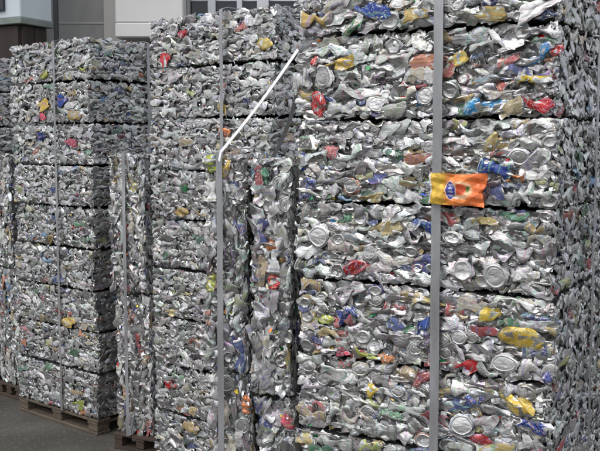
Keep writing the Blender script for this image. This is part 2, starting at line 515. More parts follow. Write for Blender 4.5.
def pack(W, H, r, pre=(), size=1.0, keep=1.0, cover=0.96, silver=0.66):
    """cover a W x H face with overlapping crushed cans: list of (u, v, w, h, d, kind, colour, strength, layer)"""
    cs = 0.008
    nu, nv = max(2, int(W / cs)), max(2, int(H / cs))
    uu = (np.arange(nu) + 0.5) / nu * W; vv = (np.arange(nv) + 0.5) / nv * H
    U, Vv = np.meshgrid(uu, vv, indexing='ij')
    cov = np.zeros((nu, nv), bool); out = []
    def foot(u, v, w, h): return ((U - u) / (w * 0.5)) ** 2 + ((Vv - v) / (h * 0.5)) ** 2 < 1
    for (u, v, w, h, kind, colr) in pre:
        out.append((u, v, w, h, 0.028, kind, colr, 1.0, -1)); cov |= foot(u, v, w, h)
    for layer, goal in ((0, 0.80), (1, cover)):
        n = 0
        while cov.mean() < goal and n < 260:
            free = np.argwhere(~cov); best = None
            for _ in range(5 if layer == 0 else 3):
                a, b = free[r.integers(len(free))]
                k = r.choice(['body', 'bow', 'end', 'wad'], p=[0.55, 0.13, 0.12, 0.20])
                if k == 'end': w = r.uniform(0.050, 0.068); h = w * r.uniform(0.65, 1.0)
                else: w = r.uniform(0.075, 0.135); h = r.uniform(0.036, 0.060)
                q = size * (1.0 if layer == 0 else 0.66)
                w *= q; h *= q
                u = min(max(uu[a] + r.uniform(-0.3, 0.3) * w, w * 0.47), max(w * 0.47, W - w * 0.47))
                v = min(max(vv[b] + r.uniform(-0.3, 0.3) * h, h * 0.51), max(h * 0.51, H - h * 0.51))
                ft = foot(u, v, w, h)
                gain = (ft & ~cov).sum() / max(1, ft.sum())
                if best is None or gain > best[0]: best = (gain, u, v, w, h, k, ft)
            gain, u, v, w, h, k, ft = best
            cov |= ft; n += 1
            if r.uniform() < silver: colr, st = 'silver', 0.0
            else: colr = PALETTE[r.integers(len(PALETTE))]; st = 1.0
            if r.uniform() > keep: continue
            out.append((u, v, w * 1.12, h * 1.12, r.uniform(0.022, 0.034), k, colr, st, layer))
    return out

def core_mesh(size, seed):
    """crumpled block of compressed scrap"""
    r = np.random.default_rng(seed)
    bm = bmesh.new()
    bmesh.ops.create_cube(bm, size=1)
    sx, sy, sz = size
    for v in bm.verts: v.co = Vector((v.co.x * sx, v.co.y * sy, v.co.z * sz))
    for ax, L in ((0, sx), (1, sy), (2, sz)):
        es = [e for e in bm.edges if abs((e.verts[0].co - e.verts[1].co)[ax]) > 1e-6 and (e.verts[0].co - e.verts[1].co).length - abs((e.verts[0].co - e.verts[1].co)[ax]) < 1e-6]
        bmesh.ops.subdivide_edges(bm, edges=es, cuts=int(L / 0.022), use_grid_fill=True)
    V = np.array([v.co[:] for v in bm.verts])
    W = crumple(V, 7, 0.16, 10, 34, r)
    for v, p in zip(bm.verts, W): v.co = Vector(p)
    me = bpy.data.meshes.new('bale_core'); bm.to_mesh(me); bm.free()
    me.materials.append(M_CORE)
    return me

def shard_mesh(faces, seed, density=1900, vertical=False):
    """small torn flakes lying in the crevices of the given faces; faces = (origin, du, dv, normal, W, H)"""
    r = np.random.default_rng(seed); V, F, C = [], [], []
    pal = [PRINT[c] for c in PALETTE]
    for (o, du, dv, nn, W, H) in faces:
        o, du, dv, nn = map(np.array, (o, du, dv, nn))
        for _ in range(int(W * H * density)):
            c = o + du * r.uniform(0.005, W - 0.005) + dv * r.uniform(0.005, H - 0.005) - nn * r.uniform(0.008, 0.020)
            L = r.uniform(0.004, 0.011); w = L * r.uniform(0.35, 0.8)
            if vertical: L, w = w, L
            a = du * L + nn * r.uniform(-0.5, 0.5) * L + dv * r.uniform(-0.4, 0.4) * L
            b = dv * w + nn * r.uniform(-0.7, 0.7) * w + du * r.uniform(-0.4, 0.4) * w
            k = nn * r.uniform(-0.6, 0.6) * w
            i = len(V)
            V += [c - a - b * r.uniform(0.4, 1), c - b * 0.9 + k, c + a - b * r.uniform(0.3, 1), c + a * r.uniform(0.7, 1.1) + b, c + b + k, c - a + b * r.uniform(0.4, 1)]
            F += [(i, i + 1, i + 4, i + 5), (i + 1, i + 2, i + 3, i + 4)]
            col = pal[r.integers(len(pal))] if r.uniform() < 0.2 else (lambda q: (q, q, q))(r.uniform(0.3, 0.75))
            C += [tuple(col) + (1.0,)] * 6
    return mesh_from('scrap_flakes', np.array(V), F, M_SCRAP, None, None, C)

def place_cans(root, items, face, r, upright=False, flat=1.0):
    """face = (origin, du, dv, normal, rotz) in the bale's own frame"""
    o, du, dv, nn, rz = face
    o, du, dv, nn = map(Vector, (o, du, dv, nn))
    for (u, v, w, h, d, k, colr, st, late) in items:
        d *= flat
        if k == 'end': d *= 0.75
        out = flat * (r.uniform(-0.004, 0.004) - 0.007 * late) if late >= 0 else 0.010
        p = o + du * u + dv * v + nn * (out - d * 0.5)
        me = CANS[k][r.integers(len(CANS[k]))]
        c = bpy.data.objects.new('crushed_can', me)
        tilt = r.normal(0, 0.15 if not upright else 0.2)
        sgn = -1 if r.uniform() < 0.5 and k != 'end' else 1
        # local mesh axes: x along, z up, -y outwards
        flip = math.pi if r.uniform() < 0.5 else 0.0
        rot = Matrix.Rotation(rz, 4, 'Z') @ Matrix.Rotation(r.normal(0, 0.06), 4, 'Z') @ Matrix.Rotation(tilt + flip, 4, 'Y') @ Matrix.Rotation(r.normal(0, 0.09), 4, 'X')
        if upright == 'top': rot = Matrix.Rotation(rz, 4, 'Z') @ Matrix.Rotation(-math.pi / 2, 4, 'X') @ Matrix.Rotation(r.normal(0, 0.3) + flip, 4, 'Y')
        elif upright:
            rot = Matrix.Rotation(rz, 4, 'Z') @ Matrix.Rotation(r.normal(0, 0.06), 4, 'Z') @ Matrix.Rotation(math.pi / 2 + tilt + flip, 4, 'Y') @ Matrix.Rotation(r.normal(0, 0.08), 4, 'X')
        sc = Vector((w, d, h))
        c.matrix_local = Matrix.Translation(p) @ rot @ Matrix.Diagonal((sc.x, sc.y, sc.z, 1))
        if colr == 'silver':
            q = r.uniform(0.7, 0.9); c.color = (q, q, q, 0.0)
        else:
            pc = np.array(PRINT[colr]); q = r.uniform(0.75, 1.1)
            if late >= 0: pc = pc * 0.62 + (pc.mean() + 0.06) * 0.38
            c.color = (min(1, pc[0] * q), min(1, pc[1] * q), min(1, pc[2] * q), st)
        COL.objects.link(c)
        c.parent = root

# ------------------------------------------------------------------ layout: stacks stand in echelon, each turned by th
def axes(th):
    return Vector((math.cos(th), -math.sin(th), 0)), Vector((math.sin(th), math.cos(th), 0))

STACKS = {
    'near':   dict(corner=(-0.010, 2.890), th=R(31), w=0.83, z=[.098, .31, .557, .81, 1.06, 1.306, 1.555, 1.81, 2.07, 2.32]),
    'middle': dict(corner=(-0.757, 4.560), th=R(40), w=0.82, z=[.098] + [.13 + .2478 * n for n in range(1, 10)]),
    'left':   dict(corner=(-1.838, 5.767), th=R(40), w=0.82, z=[.098] + [.13 + .2478 * n for n in range(1, 10)]),
    'far':    dict(corner=(-3.00, 6.72), th=R(40), w=0.82, z=[.098] + [.13 + .2478 * n for n in range(1, 10)]),
}
# ------------------------------------------------------------------ ground
g_me = mesh_from('ground', [(-400, -400, 0), (400, -400, 0), (400, 400, 0), (-400, 400, 0)], [(0, 1, 2, 3)], M_GROUND)
tag(link('ground', g_me), 'dark grey worn concrete yard with pale speckles', 'ground', kind='structure')

# ------------------------------------------------------------------ bales
CORE = {}
def core_for(size, k):
    key = (round(size[0], 2), round(size[1], 2), k)
    if key not in CORE: CORE[key] = (core_mesh((size[0], size[1], 0.25), hash(key) % 1000), 0.25)
    return CORE[key]
SHARD = {}

NTH = ['bottom', 'second', 'third', 'fourth', 'fifth', 'sixth', 'seventh', 'eighth', 'top']
# cans that stand out, on the front of each stack: (metres along the face, height, width, height of the can, shape, print)
FEATURES = {
    'near': [
        (0.278, 2.131, 0.125, 0.050, 'wad', 'blue'), (0.774, 2.099, 0.133, 0.052, 'wad', 'white'), (0.166, 1.982, 0.108, 0.048, 'wad', 'yellow'), (0.085, 1.859, 0.064, 0.083, 'wad', 'red'),
        (0.077, 1.989, 0.040, 0.042, 'body', 'red'), (0.110, 1.942, 0.086, 0.090, 'end', 'white'), (0.026, 1.935, 0.073, 0.070, 'bow', 'white'), (0.765, 1.979, 0.122, 0.058, 'body', 'cyan'),
        (0.831, 1.986, 0.041, 0.030, 'wad', 'red'), (0.762, 1.906, 0.128, 0.055, 'body', 'yellow'), (0.632, 1.840, 0.129, 0.053, 'body', 'cyan'), (0.782, 1.845, 0.103, 0.055, 'body', 'red'),
        (0.552, 1.978, 0.073, 0.045, 'wad', 'yellow'), (0.526, 1.891, 0.081, 0.070, 'end', 'silver'), (0.414, 2.112, 0.105, 0.052, 'body', 'gold'), (0.638, 2.096, 0.108, 0.044, 'wad', 'gold'),
        (0.222, 1.350, 0.100, 0.051, 'wad', 'red'), (0.086, 1.436, 0.097, 0.094, 'end', 'silver'), (0.181, 1.709, 0.116, 0.062, 'body', 'pale'), (0.045, 1.607, 0.049, 0.042, 'wad', 'blue'),
        (0.262, 1.569, 0.090, 0.034, 'wad', 'gold'), (0.653, 1.666, 0.109, 0.056, 'bow', 'blue'), (0.711, 1.641, 0.063, 0.031, 'body', 'orange'), (0.569, 1.365, 0.094, 0.089, 'end', 'silver'),
        (0.671, 1.355, 0.097, 0.093, 'end', 'silver'), (0.780, 1.604, 0.080, 0.049, 'body', 'white'), (0.441, 1.485, 0.077, 0.052, 'body', 'blue'), (0.635, 1.511, 0.091, 0.031, 'body', 'gold'),
        (0.782, 1.498, 0.061, 0.036, 'bow', 'gold'), (0.730, 1.185, 0.140, 0.068, 'wad', 'yellow'), (0.640, 1.245, 0.072, 0.044, 'body', 'yellow'), (0.574, 1.063, 0.075, 0.054, 'wad', 'red'),
        (0.690, 1.111, 0.116, 0.068, 'end', 'white'), (0.815, 1.081, 0.043, 0.054, 'body', 'blue'), (0.432, 1.189, 0.064, 0.052, 'body', 'blue'), (0.737, 0.989, 0.108, 0.061, 'wad', 'yellow'),
        (0.609, 0.988, 0.060, 0.044, 'wad', 'blue'), (0.573, 0.904, 0.092, 0.086, 'end', 'silver'), (0.626, 0.868, 0.080, 0.038, 'wad', 'red'), (0.793, 0.931, 0.106, 0.042, 'body', 'blue'),
        (0.094, 1.173, 0.081, 0.035, 'wad', 'lime'), (0.184, 1.204, 0.094, 0.055, 'body', 'blue'), (0.163, 1.074, 0.055, 0.034, 'wad', 'pink'), (0.245, 1.071, 0.100, 0.041, 'body', 'lime'),
        (0.311, 1.063, 0.060, 0.033, 'wad', 'orange'), (0.287, 0.959, 0.061, 0.054, 'bow', 'yellow'), (0.539, 1.460, 0.088, 0.051, 'end', 'white'), (0.160, 1.002, 0.135, 0.062, 'body', 'white'),
        (0.207, 2.079, 0.098, 0.048, 'body', 'green'), (0.084, 2.118, 0.118, 0.056, 'bow', 'gold'),
    ],
    'middle': [
        (0.761, 2.180, 0.106, 0.055, 'wad', 'yellow'), (0.513, 1.903, 0.072, 0.067, 'body', 'yellow'), (0.107, 2.148, 0.073, 0.077, 'wad', 'red'), (0.168, 2.289, 0.079, 0.076, 'end', 'white'),
        (0.225, 2.265, 0.062, 0.043, 'wad', 'red'), (0.532, 1.791, 0.086, 0.046, 'wad', 'orange'), (0.231, 1.403, 0.111, 0.049, 'wad', 'gold'), (0.248, 1.526, 0.063, 0.043, 'wad', 'green'),
        (0.112, 0.515, 0.100, 0.049, 'wad', 'red'), (0.271, 0.324, 0.128, 0.054, 'wad', 'gold'), (0.695, 2.300, 0.108, 0.070, 'body', 'white'),
    ],
    'left': [
        (0.565, 1.992, 0.120, 0.086, 'wad', 'blue'), (0.371, 1.974, 0.137, 0.088, 'wad', 'yellow'), (0.689, 1.907, 0.149, 0.065, 'wad', 'gold'), (0.358, 2.155, 0.115, 0.054, 'wad', 'lime'),
        (0.346, 1.902, 0.104, 0.054, 'wad', 'pink'), (0.747, 2.171, 0.094, 0.039, 'body', 'lime'), (0.552, 0.626, 0.150, 0.073, 'wad', 'yellow'), (0.636, 0.161, 0.144, 0.065, 'wad', 'lime'),
        (0.367, 1.146, 0.116, 0.061, 'wad', 'gold'), (0.143, 2.369, 0.108, 0.055, 'wad', 'gold'), (0.615, 1.749, 0.130, 0.053, 'wad', 'pink'), (0.310, 1.786, 0.117, 0.054, 'wad', 'blue'),
    ],
}
BALE_LABEL = {
    ('near', 8): 'uppermost bale of the nearest stack, cut off by the picture top',
    ('near', 7): 'bale in the nearest stack where the loose white strap starts',
    ('near', 6): 'bale in the nearest stack behind the flattened orange can',
    ('near', 5): 'bale in the nearest stack just below the flattened orange can',
    ('near', 4): 'second bale below the flattened orange can in the nearest stack',
    ('near', 3): 'third bale below the flattened orange can, at the bottom right of the picture',
}
JIT = random.Random(3)

def make_bale(stack, li):
    S = STACKS[stack]; U, D = axes(S['th']); w = S['w']
    z0, z1 = S['z'][li], S['z'][li + 1]
    H = z1 - z0 - (0.005 if stack == 'near' else 0.009)
    off = U * JIT.uniform(-.012, .012) + D * JIT.uniform(-.012, .010)
    loc = Vector((S['corner'][0], S['corner'][1], z0)) + off
    root = empty('can_bale', loc, -S['th'] + JIT.uniform(-.012, .012))
    r = np.random.default_rng(1000 + 37 * li + {'near': 0, 'middle': 500, 'left': 900, 'far': 1500}[stack])
    inset = 0.019
    cm, ch = core_for((w - 2 * inset, w - 2 * inset, 0.25), li % 3)
    link('bale_core', cm, root, (w / 2, w / 2, H / 2), (0, 0, (li % 2) * math.pi), (1, 1, (H - 0.016) / 0.25))
    k = (stack == 'near', li % 3)
    if k not in SHARD:
        SHARD[k] = shard_mesh([((0, 0, 0), (1, 0, 0), (0, 0, 1), (0, -1, 0), w, 0.24), ((w, 0, 0), (0, 1, 0), (0, 0, 1), (1, 0, 0), w, 0.24),
                               ((0, w, 0), (0, -1, 0), (0, 0, 1), (-1, 0, 0), w, 0.24)], 70 + li)
    tag(link('scrap_flakes', SHARD[k], root, (0, 0, 0), (0, 0, 0), (1, 1, H / 0.24)), kind='stuff')
    hidden = (stack == 'near' and li < 3) or stack == 'far'
    pre = [(u, z - z0, pw, ph, kd, c) for (u, z, pw, ph, kd, c) in FEATURES.get(stack, []) if z0 <= z < z1]
    pre = [(u, v, pw * (0.85 if kd == 'end' else 1.0), ph * (0.85 if kd == 'end' else 1.0), kd, c) for (u, v, pw, ph, kd, c) in pre]
    pre = [(u, min(max(v, ph * 0.45), H - ph * 0.45), pw, ph, kd, c) for (u, v, pw, ph, kd, c) in pre]
    sz = 0.92 if stack == 'near' else 0.88
    if not hidden or stack != 'far':
        place_cans(root, pack(w, H, r, pre, sz, 0.8 if hidden else 1.0, 0.92 if hidden else 0.97, 0.56 if stack == 'near' else 0.82), ((0, 0, 0), (1, 0, 0), (0, 0, 1), (0, -1, 0), 0), r, False, 0.75 if stack == 'near' else 0.6)
    place_cans(root, pack(w, H, r, (), 0.8, 1.0, 0.94, 0.84), ((w, 0, 0), (0, 1, 0), (0, 0, 1), (1, 0, 0), math.pi / 2), r, False, 0.6)
    where = {'near': 'the nearest stack on the right', 'middle': 'the middle stack', 'left': 'the left stack', 'far': 'the stack at the left edge'}[stack]
    lab = BALE_LABEL.get((stack, li)) or ('crushed can bale, %s from the ground in %s' % (NTH[li], where) if stack == 'near' else 'crushed can bale, %s from the top of %s' % (NTH[8 - li], where))
    if li == 0: lab = 'lowest crushed can bale, on the pallet of ' + where
    if li == 8 and (stack, li) not in BALE_LABEL: lab = 'uppermost crushed can bale on top of ' + where
    tag(root, lab, 'bale', 'bales in ' + where)
    return root

for st in ('near', 'middle', 'left', 'far'):
    for li in range(9): make_bale(st, li)

# slabs: the same bales stood on edge, two high, in the gaps between the stacks
SLABS = {
    'near':   dict(corner=(-0.332, 3.060), th=R(9), t=0.155, deep=0.74, z=[.098, .955, 1.700]),
    'inner':  dict(corner=(-0.172, 3.005), th=R(12), t=0.150, deep=0.74, z=[.098, .885, 1.690]),
    'middle': dict(corner=(-1.070, 5.010), th=R(26), t=0.245, deep=0.78, z=[.098, .915, 1.685]),
    'left':   dict(corner=(-2.120, 6.150), th=R(40), t=0.245, deep=0.78, z=[.098, .91, 1.67]),
}
SLAB_LABEL = {
    ('near', 0): 'lower bale on edge bearing the grey strap, before the middle stack',
    ('near', 1): 'upper bale on edge bearing the grey strap, where the loose white strap ends',
    ('inner', 0): 'lower bale on edge touching the left corner of the nearest stack',
    ('inner', 1): 'upper bale on edge touching the left corner of the nearest stack',
    ('middle', 0): 'lower narrow bale on edge between the left and middle stacks',
    ('middle', 1): 'upper narrow bale on edge between the left and middle stacks',
    ('left', 0): 'lower bale on edge at the left edge of the picture',
    ('left', 1): 'upper bale on edge at the left edge of the picture',
}
SLAB_FEATURES = {   # (face, metres along, height, length of the can, breadth, shape, print)
    'near': [('front', 0.03, 1.665, 0.07, 0.05, 'wad', 'lime'), ('front', 0.075, 1.66, 0.08, 0.05, 'wad', 'yellow'), ('front', 0.03, 1.255, 0.07, 0.045, 'wad', 'lime'),
             ('front', 0.13, 0.83, 0.07, 0.04, 'wad', 'orange'), ('front', 0.03, 1.58, 0.09, 0.05, 'bow', 'white')],
    'inner': [('front', 0.055, 1.635, 0.07, 0.035, 'wad', 'green'), ('front', 0.075, 1.395, 0.05, 0.04, 'wad', 'orange'), ('front', 0.085, 1.27, 0.055, 0.045, 'wad', 'red'),
              ('front', 0.135, 1.02, 0.12, 0.035, 'body', 'gold'), ('front', 0.115, 0.79, 0.06, 0.05, 'wad', 'pink')],
}
def make_slab(name, li):
    S = SLABS[name]; t, dp = S['t'], S['deep']
    U, D = axes(S['th'])
    z0, z1 = S['z'][li], S['z'][li + 1]; H = z1 - z0 - (0.022 if li == 0 else 0.006)
    off = (U * 0.012 + D * 0.02) if li == 0 else Vector((0, 0, 0))
    root = empty('can_bale', Vector((S['corner'][0], S['corner'][1], z0)) + off, -S['th'] + (0.03 if li == 0 else -0.01))
    r = np.random.default_rng({'near': 61, 'inner': 71, 'middle': 81, 'left': 91}[name] + li * 5)
    key = ('slab', name)
    if key not in CORE:
        CORE[key] = core_mesh((t - 0.036, dp - 0.036, 0.72), 77)
    link('bale_core', CORE[key], root, (t / 2, dp / 2, H / 2), (0, 0, li * math.pi), (1, 1, (H - 0.03) / 0.72))
    sm = shard_mesh([((0, 0, 0), (1, 0, 0), (0, 0, 1), (0, -1, 0), t, H), ((t, 0, 0), (0, 1, 0), (0, 0, 1), (1, 0, 0), dp, H),
                     ((0, dp, 0), (0, -1, 0), (0, 0, 1), (-1, 0, 0), dp, H), ((0, 0, H), (1, 0, 0), (0, 1, 0), (0, 0, 1), t, dp)], 90 + li, 1900, True)
    tag(link('scrap_flakes', sm, root), kind='stuff')
    def items(W, Hh, pre=(), cover=0.96):
        its = pack(Hh, W, r, [(v, u, a, b, c, d) for (u, v, a, b, c, d) in pre], 1.0, 1.0, cover)
        return [(v, u, w, h, d, k, c, s, l) for (u, v, w, h, d, k, c, s, l) in its]
    pre = [(u, z - z0, a, b, c, d) for (f, u, z, a, b, c, d) in SLAB_FEATURES.get(name, []) if f == 'front' and z0 <= z < z1]
    pre2 = [(u, z - z0, a, b, c, d) for (f, u, z, a, b, c, d) in SLAB_FEATURES.get(name, []) if f == 'side' and z0 <= z < z1]
    place_cans(root, items(t, H, pre), ((0, 0, 0), (1, 0, 0), (0, 0, 1), (0, -1, 0), 0), r, True)
    if name != 'left':
        place_cans(root, items(dp, H, pre2, 0.95), ((t, 0, 0), (0, 1, 0), (0, 0, 1), (1, 0, 0), math.pi / 2), r, True)
    if li == 1:
        place_cans(root, pack(t, dp, r, (), 1.0, 1.0, 0.95), ((0, 0, H), (1, 0, 0), (0, 1, 0), (0, 0, 1), 0), r, 'top')
    tag(root, SLAB_LABEL[(name, li)], 'bale', 'bales stood on edge between the stacks')
for nm in ('left', 'middle', 'near', 'inner'):
    for li in (0, 1): make_slab(nm, li)

# ------------------------------------------------------------------ pallets
def make_pallet(corner, th, w, d, mat, label):
    root = empty('wooden_pallet', (corner[0], corner[1], 0), -th)
    h = 0.094
    bw = 0.10; bk = 0.095 if w > 0.5 else 0.06
    for i in range(3):                                               # bottom boards run along the front
        y = 0.0 + i * (d - bw) / 2
        box('bottom_board', root, (0, y, 0.001), (w, y + bw, 0.020), mat, 0.003, 0.002)
        for j in range(3):
            x = j * (w - bk) / 2
            box('block', root, (x + 0.003, y + 0.004, 0.0205), (x + bk - 0.003, y + bw - 0.004, 0.060), mat, 0.003, 0.002)
    for j in range(3):
        x = j * (w - bk) / 2
        box('cross_board', root, (x, 0, 0.0605), (x + bk, d, 0.0765), mat, 0.003, 0.002)
    nt_ = max(4, round(d / 0.15))
    for i in range(nt_):
        y = i * (d - bw) / (nt_ - 1)
        box('top_board', root, (-0.004, y, 0.077), (w + 0.004, y + bw, h), mat, 0.003, 0.0015)
    tag(root, label, 'pallet', 'pallets under the stacks')

for st, lab in (('near', 'wooden pallet under the nearest stack on the right'), ('middle', 'wooden pallet under the middle stack'),
                ('left', 'grey wooden pallet under the left stack of bales'), ('far', 'wooden pallet under the stack at the left edge')):
    S = STACKS[st]
    make_pallet(S['corner'], S['th'], S['w'], S['w'], M_WOOD, lab)
for st, ww, lab in (('near', 0.33, 'reddish pallet under the edge bales beside the nearest stack'), ('middle', 0.36, 'reddish brown pallet under the narrow edge bales between left and middle stacks'),
                    ('left', 0.28, 'wooden pallet under the edge bales at the picture left')):
    S = SLABS[st]; U, D = axes(S['th'])
    c = Vector((*S['corner'], 0)) + D * 0.01
    make_pallet(c, S['th'], ww, S['deep'], M_RWOOD, lab)

# ------------------------------------------------------------------ straps
def ribbon(name, pts, width_dir, width, mat, thick=0.0012, label='', group=None):
    """flat strap along pts; width_dir = one direction or one per point"""
    V, F = [], []
    n = len(pts)
    for i, p in enumerate(pts):
        p = Vector(p)
        t = (Vector(pts[min(i + 1, n - 1)]) - Vector(pts[max(i - 1, 0)])).normalized()
        wd = Vector(width_dir[i] if isinstance(width_dir, list) else width_dir)
        wd = (wd - t * wd.dot(t)).normalized()
        nn = t.cross(wd)
        for a, b in ((-1, -1), (1, -1), (1, 1), (-1, 1)):
            V.append(p + wd * (a * width / 2) + nn * (b * thick / 2))
    for i in range(n - 1):
        for k in range(4):
            j = (k + 1) % 4
            F.append((i * 4 + k, i * 4 + j, i * 4 + 4 + j, i * 4 + 4 + k))
    F.append((3, 2, 1, 0)); F.append(tuple((n - 1) * 4 + k for k in range(4)))
    me = mesh_from(name, V, F, mat, 40)
    return tag(link(name, me), label, 'strap', group)

def hoop(S, u, side, ztop, width, label, zbot=0.096, out=0.020):
    """a strap hoop round a stack: up the visible face, over the top, down the back"""
    U, D = axes(S['th']); w = S.get('w', S.get('t')); dp = S.get('deep', w)
    c = Vector((*S['corner'], 0)); r = random.Random(int(u * 1000))
    if side == 'front': a, b, wd = c + U * u - D * out, c + U * u + D * (dp + out), U
    else:               a, b, wd = c + U * (w + out) + D * u, c - U * out + D * u, D
    pts, wds = [], []
    nseg = 26
    for i in range(nseg + 1):
        z = zbot + (ztop - zbot) * i / nseg
        pts.append(a + Vector((0, 0, z)) + (b - a).normalized() * (r.uniform(-0.002, 0.002))+ wd * r.uniform(-0.0012, 0.0012))
    for i in range(9):
        t = (i + 0.5) / 9
        pts.append(a.lerp(b, t) + Vector((0, 0, ztop + 0.010 + r.uniform(0, 0.004))))
    for i in range(nseg + 1):
        z = ztop - (ztop - zbot) * i / nseg
        pts.append(b + Vector((0, 0, z)))
    pts.append(a + (b - a) * 0.5 + Vector((0, 0, zbot + 0.0)))
    pts.append(pts[0].copy() + Vector((0, 0, 0.001)))
    ribbon('strap', pts, wd, width, M_STRAP, 0.0014, label, 'straps round the stacks')

hoop(STACKS['near'], 0.484, 'front', 2.325, 0.0285, 'wide grey strap down the front of the nearest stack', out=0.011)
hoop(STACKS['near'], 0.415, 'side', 2.325, 0.024, 'strap down the right side of the nearest stack', out=0.011)
hoop(STACKS['middle'], 0.52, 'front', 2.355, 0.021, 'grey strap down the front of the middle stack', out=0.011)
hoop(STACKS['left'], 0.483, 'front', 2.35, 0.019, 'grey strap down the front of the left stack', out=0.011)
hoop(STACKS['left'], 0.43, 'side', 2.35, 0.019, 'grey strap down the dark right side of the left stack', out=0.011)
hoop(SLABS['near'], 0.062, 'front', 1.706, 0.021, 'grey strap down the front of the large edge bales', out=0.011)
hoop(SLABS['middle'], 0.115, 'front', 1.69, 0.021, 'grey strap down the front of the narrow edge bales', out=0.011)

# loose white strap, from the corner of the near stack down to the top of the edge bale
p0, p1 = Vector((-0.006, 2.868, 2.030)), Vector((-0.262, 2.985, 1.708))
pts = []
for i in range(15):
    t = i / 14
    p = p0.lerp(p1, t); p.z -= 0.010 * math.sin(math.pi * t); pts.append(p)
pts.append(p1 + Vector((-0.006, 0.004, -0.03)))
t_ = (p1 - p0).normalized(); n_ = Vector((-0.35, -0.75, 0.55)); n_ = (n_ - t_ * n_.dot(t_)).normalized()
ribbon('strap', pts, n_.cross(t_), 0.0125, M_WSTRAP, 0.0012, 'loose white strap slanting from the nearest stack to the edge bale')
# dark loose strap hanging in the gap
pts = []
for i in range(12):
    t = i / 11
    pts.append(Vector((-0.012 - 0.035 * t - 0.045 * t * t, 3.00 + 0.05 * t, 1.90 - 0.21 * t)))
ribbon('strap', pts, (0.93, 0.05, -0.35), 0.014, M_DSTRAP, 0.0014, 'loose dark strap curving down the gap beside the nearest stack')

# ------------------------------------------------------------------ foil flecks dropped on the yard in front of the stacks
def litter():
    r = np.random.default_rng(44); V, F, C = [], [], []
    for _ in range(260):
        t = r.uniform(-0.3, 1.0); base = np.array([-3.2, 6.2]) * (1 - t) + np.array([-0.7, 4.3]) * t
        q = base + np.array([-0.62, -0.78]) * abs(r.normal(0, 0.35)) + r.normal(0, 0.05, 2)
        L = r.uniform(0.003, 0.010); a = r.uniform(0, 6.28); i = len(V)
        ca, sa = math.cos(a) * L, math.sin(a) * L
        V += [(q[0] - ca, q[1] - sa, 0.002), (q[0] + sa * 0.5, q[1] - ca * 0.5, 0.002 + r.uniform(0, 0.004)), (q[0] + ca, q[1] + sa, 0.003), (q[0] - sa * 0.5, q[1] + ca * 0.5, 0.003 + r.uniform(0, 0.006))]
        F += [(i, i + 1, i + 2), (i, i + 2, i + 3)]
        c = PRINT[PALETTE[r.integers(len(PALETTE))]] if r.uniform() < 0.3 else (0.6, 0.6, 0.6)
        C += [tuple(c) + (1.0,)] * 4
    tag(link('foil_litter', mesh_from('foil_litter', np.array(V), F, M_SCRAP, None, None, C)), 'tiny silver foil flecks scattered on the ground before the pallets', 'litter', kind='stuff')
litter()

# ------------------------------------------------------------------ the orange flattened can on the near stack
def flat_can():
    S = STACKS['near']; U, D = axes(S['th'])
    nx, nz = 72, 44; W, H = 0.172, 0.096
    r = np.random.default_rng(5)
    V, UV, F = [], [], []
    for s in (0, 1):
        for i in range(nx + 1):
            for k in range(nz + 1):
                u, v = i / nx, k / nz
                inset = 0.06 * (u > 0.93) * (0.5 - abs(v - 0.45)) + 0.03 * max(0, 0.12 - u) * 4 * (1 - 0.4 * math.sin(v * 9))
                x = (u - 0.5) * W * (1 - (0.05 * math.sin(v * 5 + 0.6) if u > 0.5 else 0)); z = (v - 0.5) * H * (1 - 0.10 * (1 - u) + 0.03 * math.sin(u * 7))
                edge = max(abs(u - 0.5), abs(v - 0.5)) * 2
                th = 0.0035 * (1 - edge ** 6) + 0.0008
                V.append((x, th * (1 if s else -1), z)); UV.append((u, v))
    V = np.array(V)
    P = V.copy()
    for (d, f, a) in (((0.8, 0, 0.6), 11, 0.0042), ((-0.5, 0, 0.85), 19, 0.0034), ((1, 0, 0.1), 31, 0.0016), ((0.2, 0, 1), 37, 0.0016)):
        P[:, 1] += 1.0 * a * tri(V @ np.array(d) * f + r.uniform())
    P[:, 1] += 0.012 * np.clip((-V[:, 0] - 0.05) / 0.04, 0, 1)
    o = (nx + 1) * (nz + 1)
    for i in range(nx):
        for k in range(nz):
            a = i * (nz + 1) + k; q = (a, a + nz + 1, a + nz + 2, a + 1)
            F.append(q); F.append(tuple(reversed([x + o for x in q])))
    rim = [i * (nz + 1) for i in range(nx + 1)] + [nx * (nz + 1) + k for k in range(1, nz + 1)] + [i * (nz + 1) + nz for i in range(nx - 1, -1, -1)] + [k for k in range(nz - 1, 0, -1)]
    for a, b in zip(rim, rim[1:] + rim[:1]): F.append((a, a + o, b + o, b))
    for q in range(len(P)):                                          # ragged outline
        e = max(abs(UV[q][0] - 0.5), abs(UV[q][1] - 0.5)) * 2
        if e > 0.85: P[q, 0] += 0.0022 * math.sin(UV[q][1] * 6 + 2) * (UV[q][0] - 0.5) * 2 - 0.006 * (UV[q][0] > 0.9) * math.exp(-((UV[q][1] - 0.45) / 0.08) ** 2); P[q, 2] += 0.0010 * math.sin(UV[q][0] * 9)
    me = mesh_from('flattened_can', P, F, M_PACK, 30, UV)
    c = Vector((*S['corner'], 0)) + U * 0.551 - D * 0.026 + Vector((0, 0, 1.603))
    tag(link('flattened_can', me, None, c, (0, R(0.5), -S['th'])), 'flattened orange and yellow drink can with blue lettering over the grey strap', 'can')
flat_can()

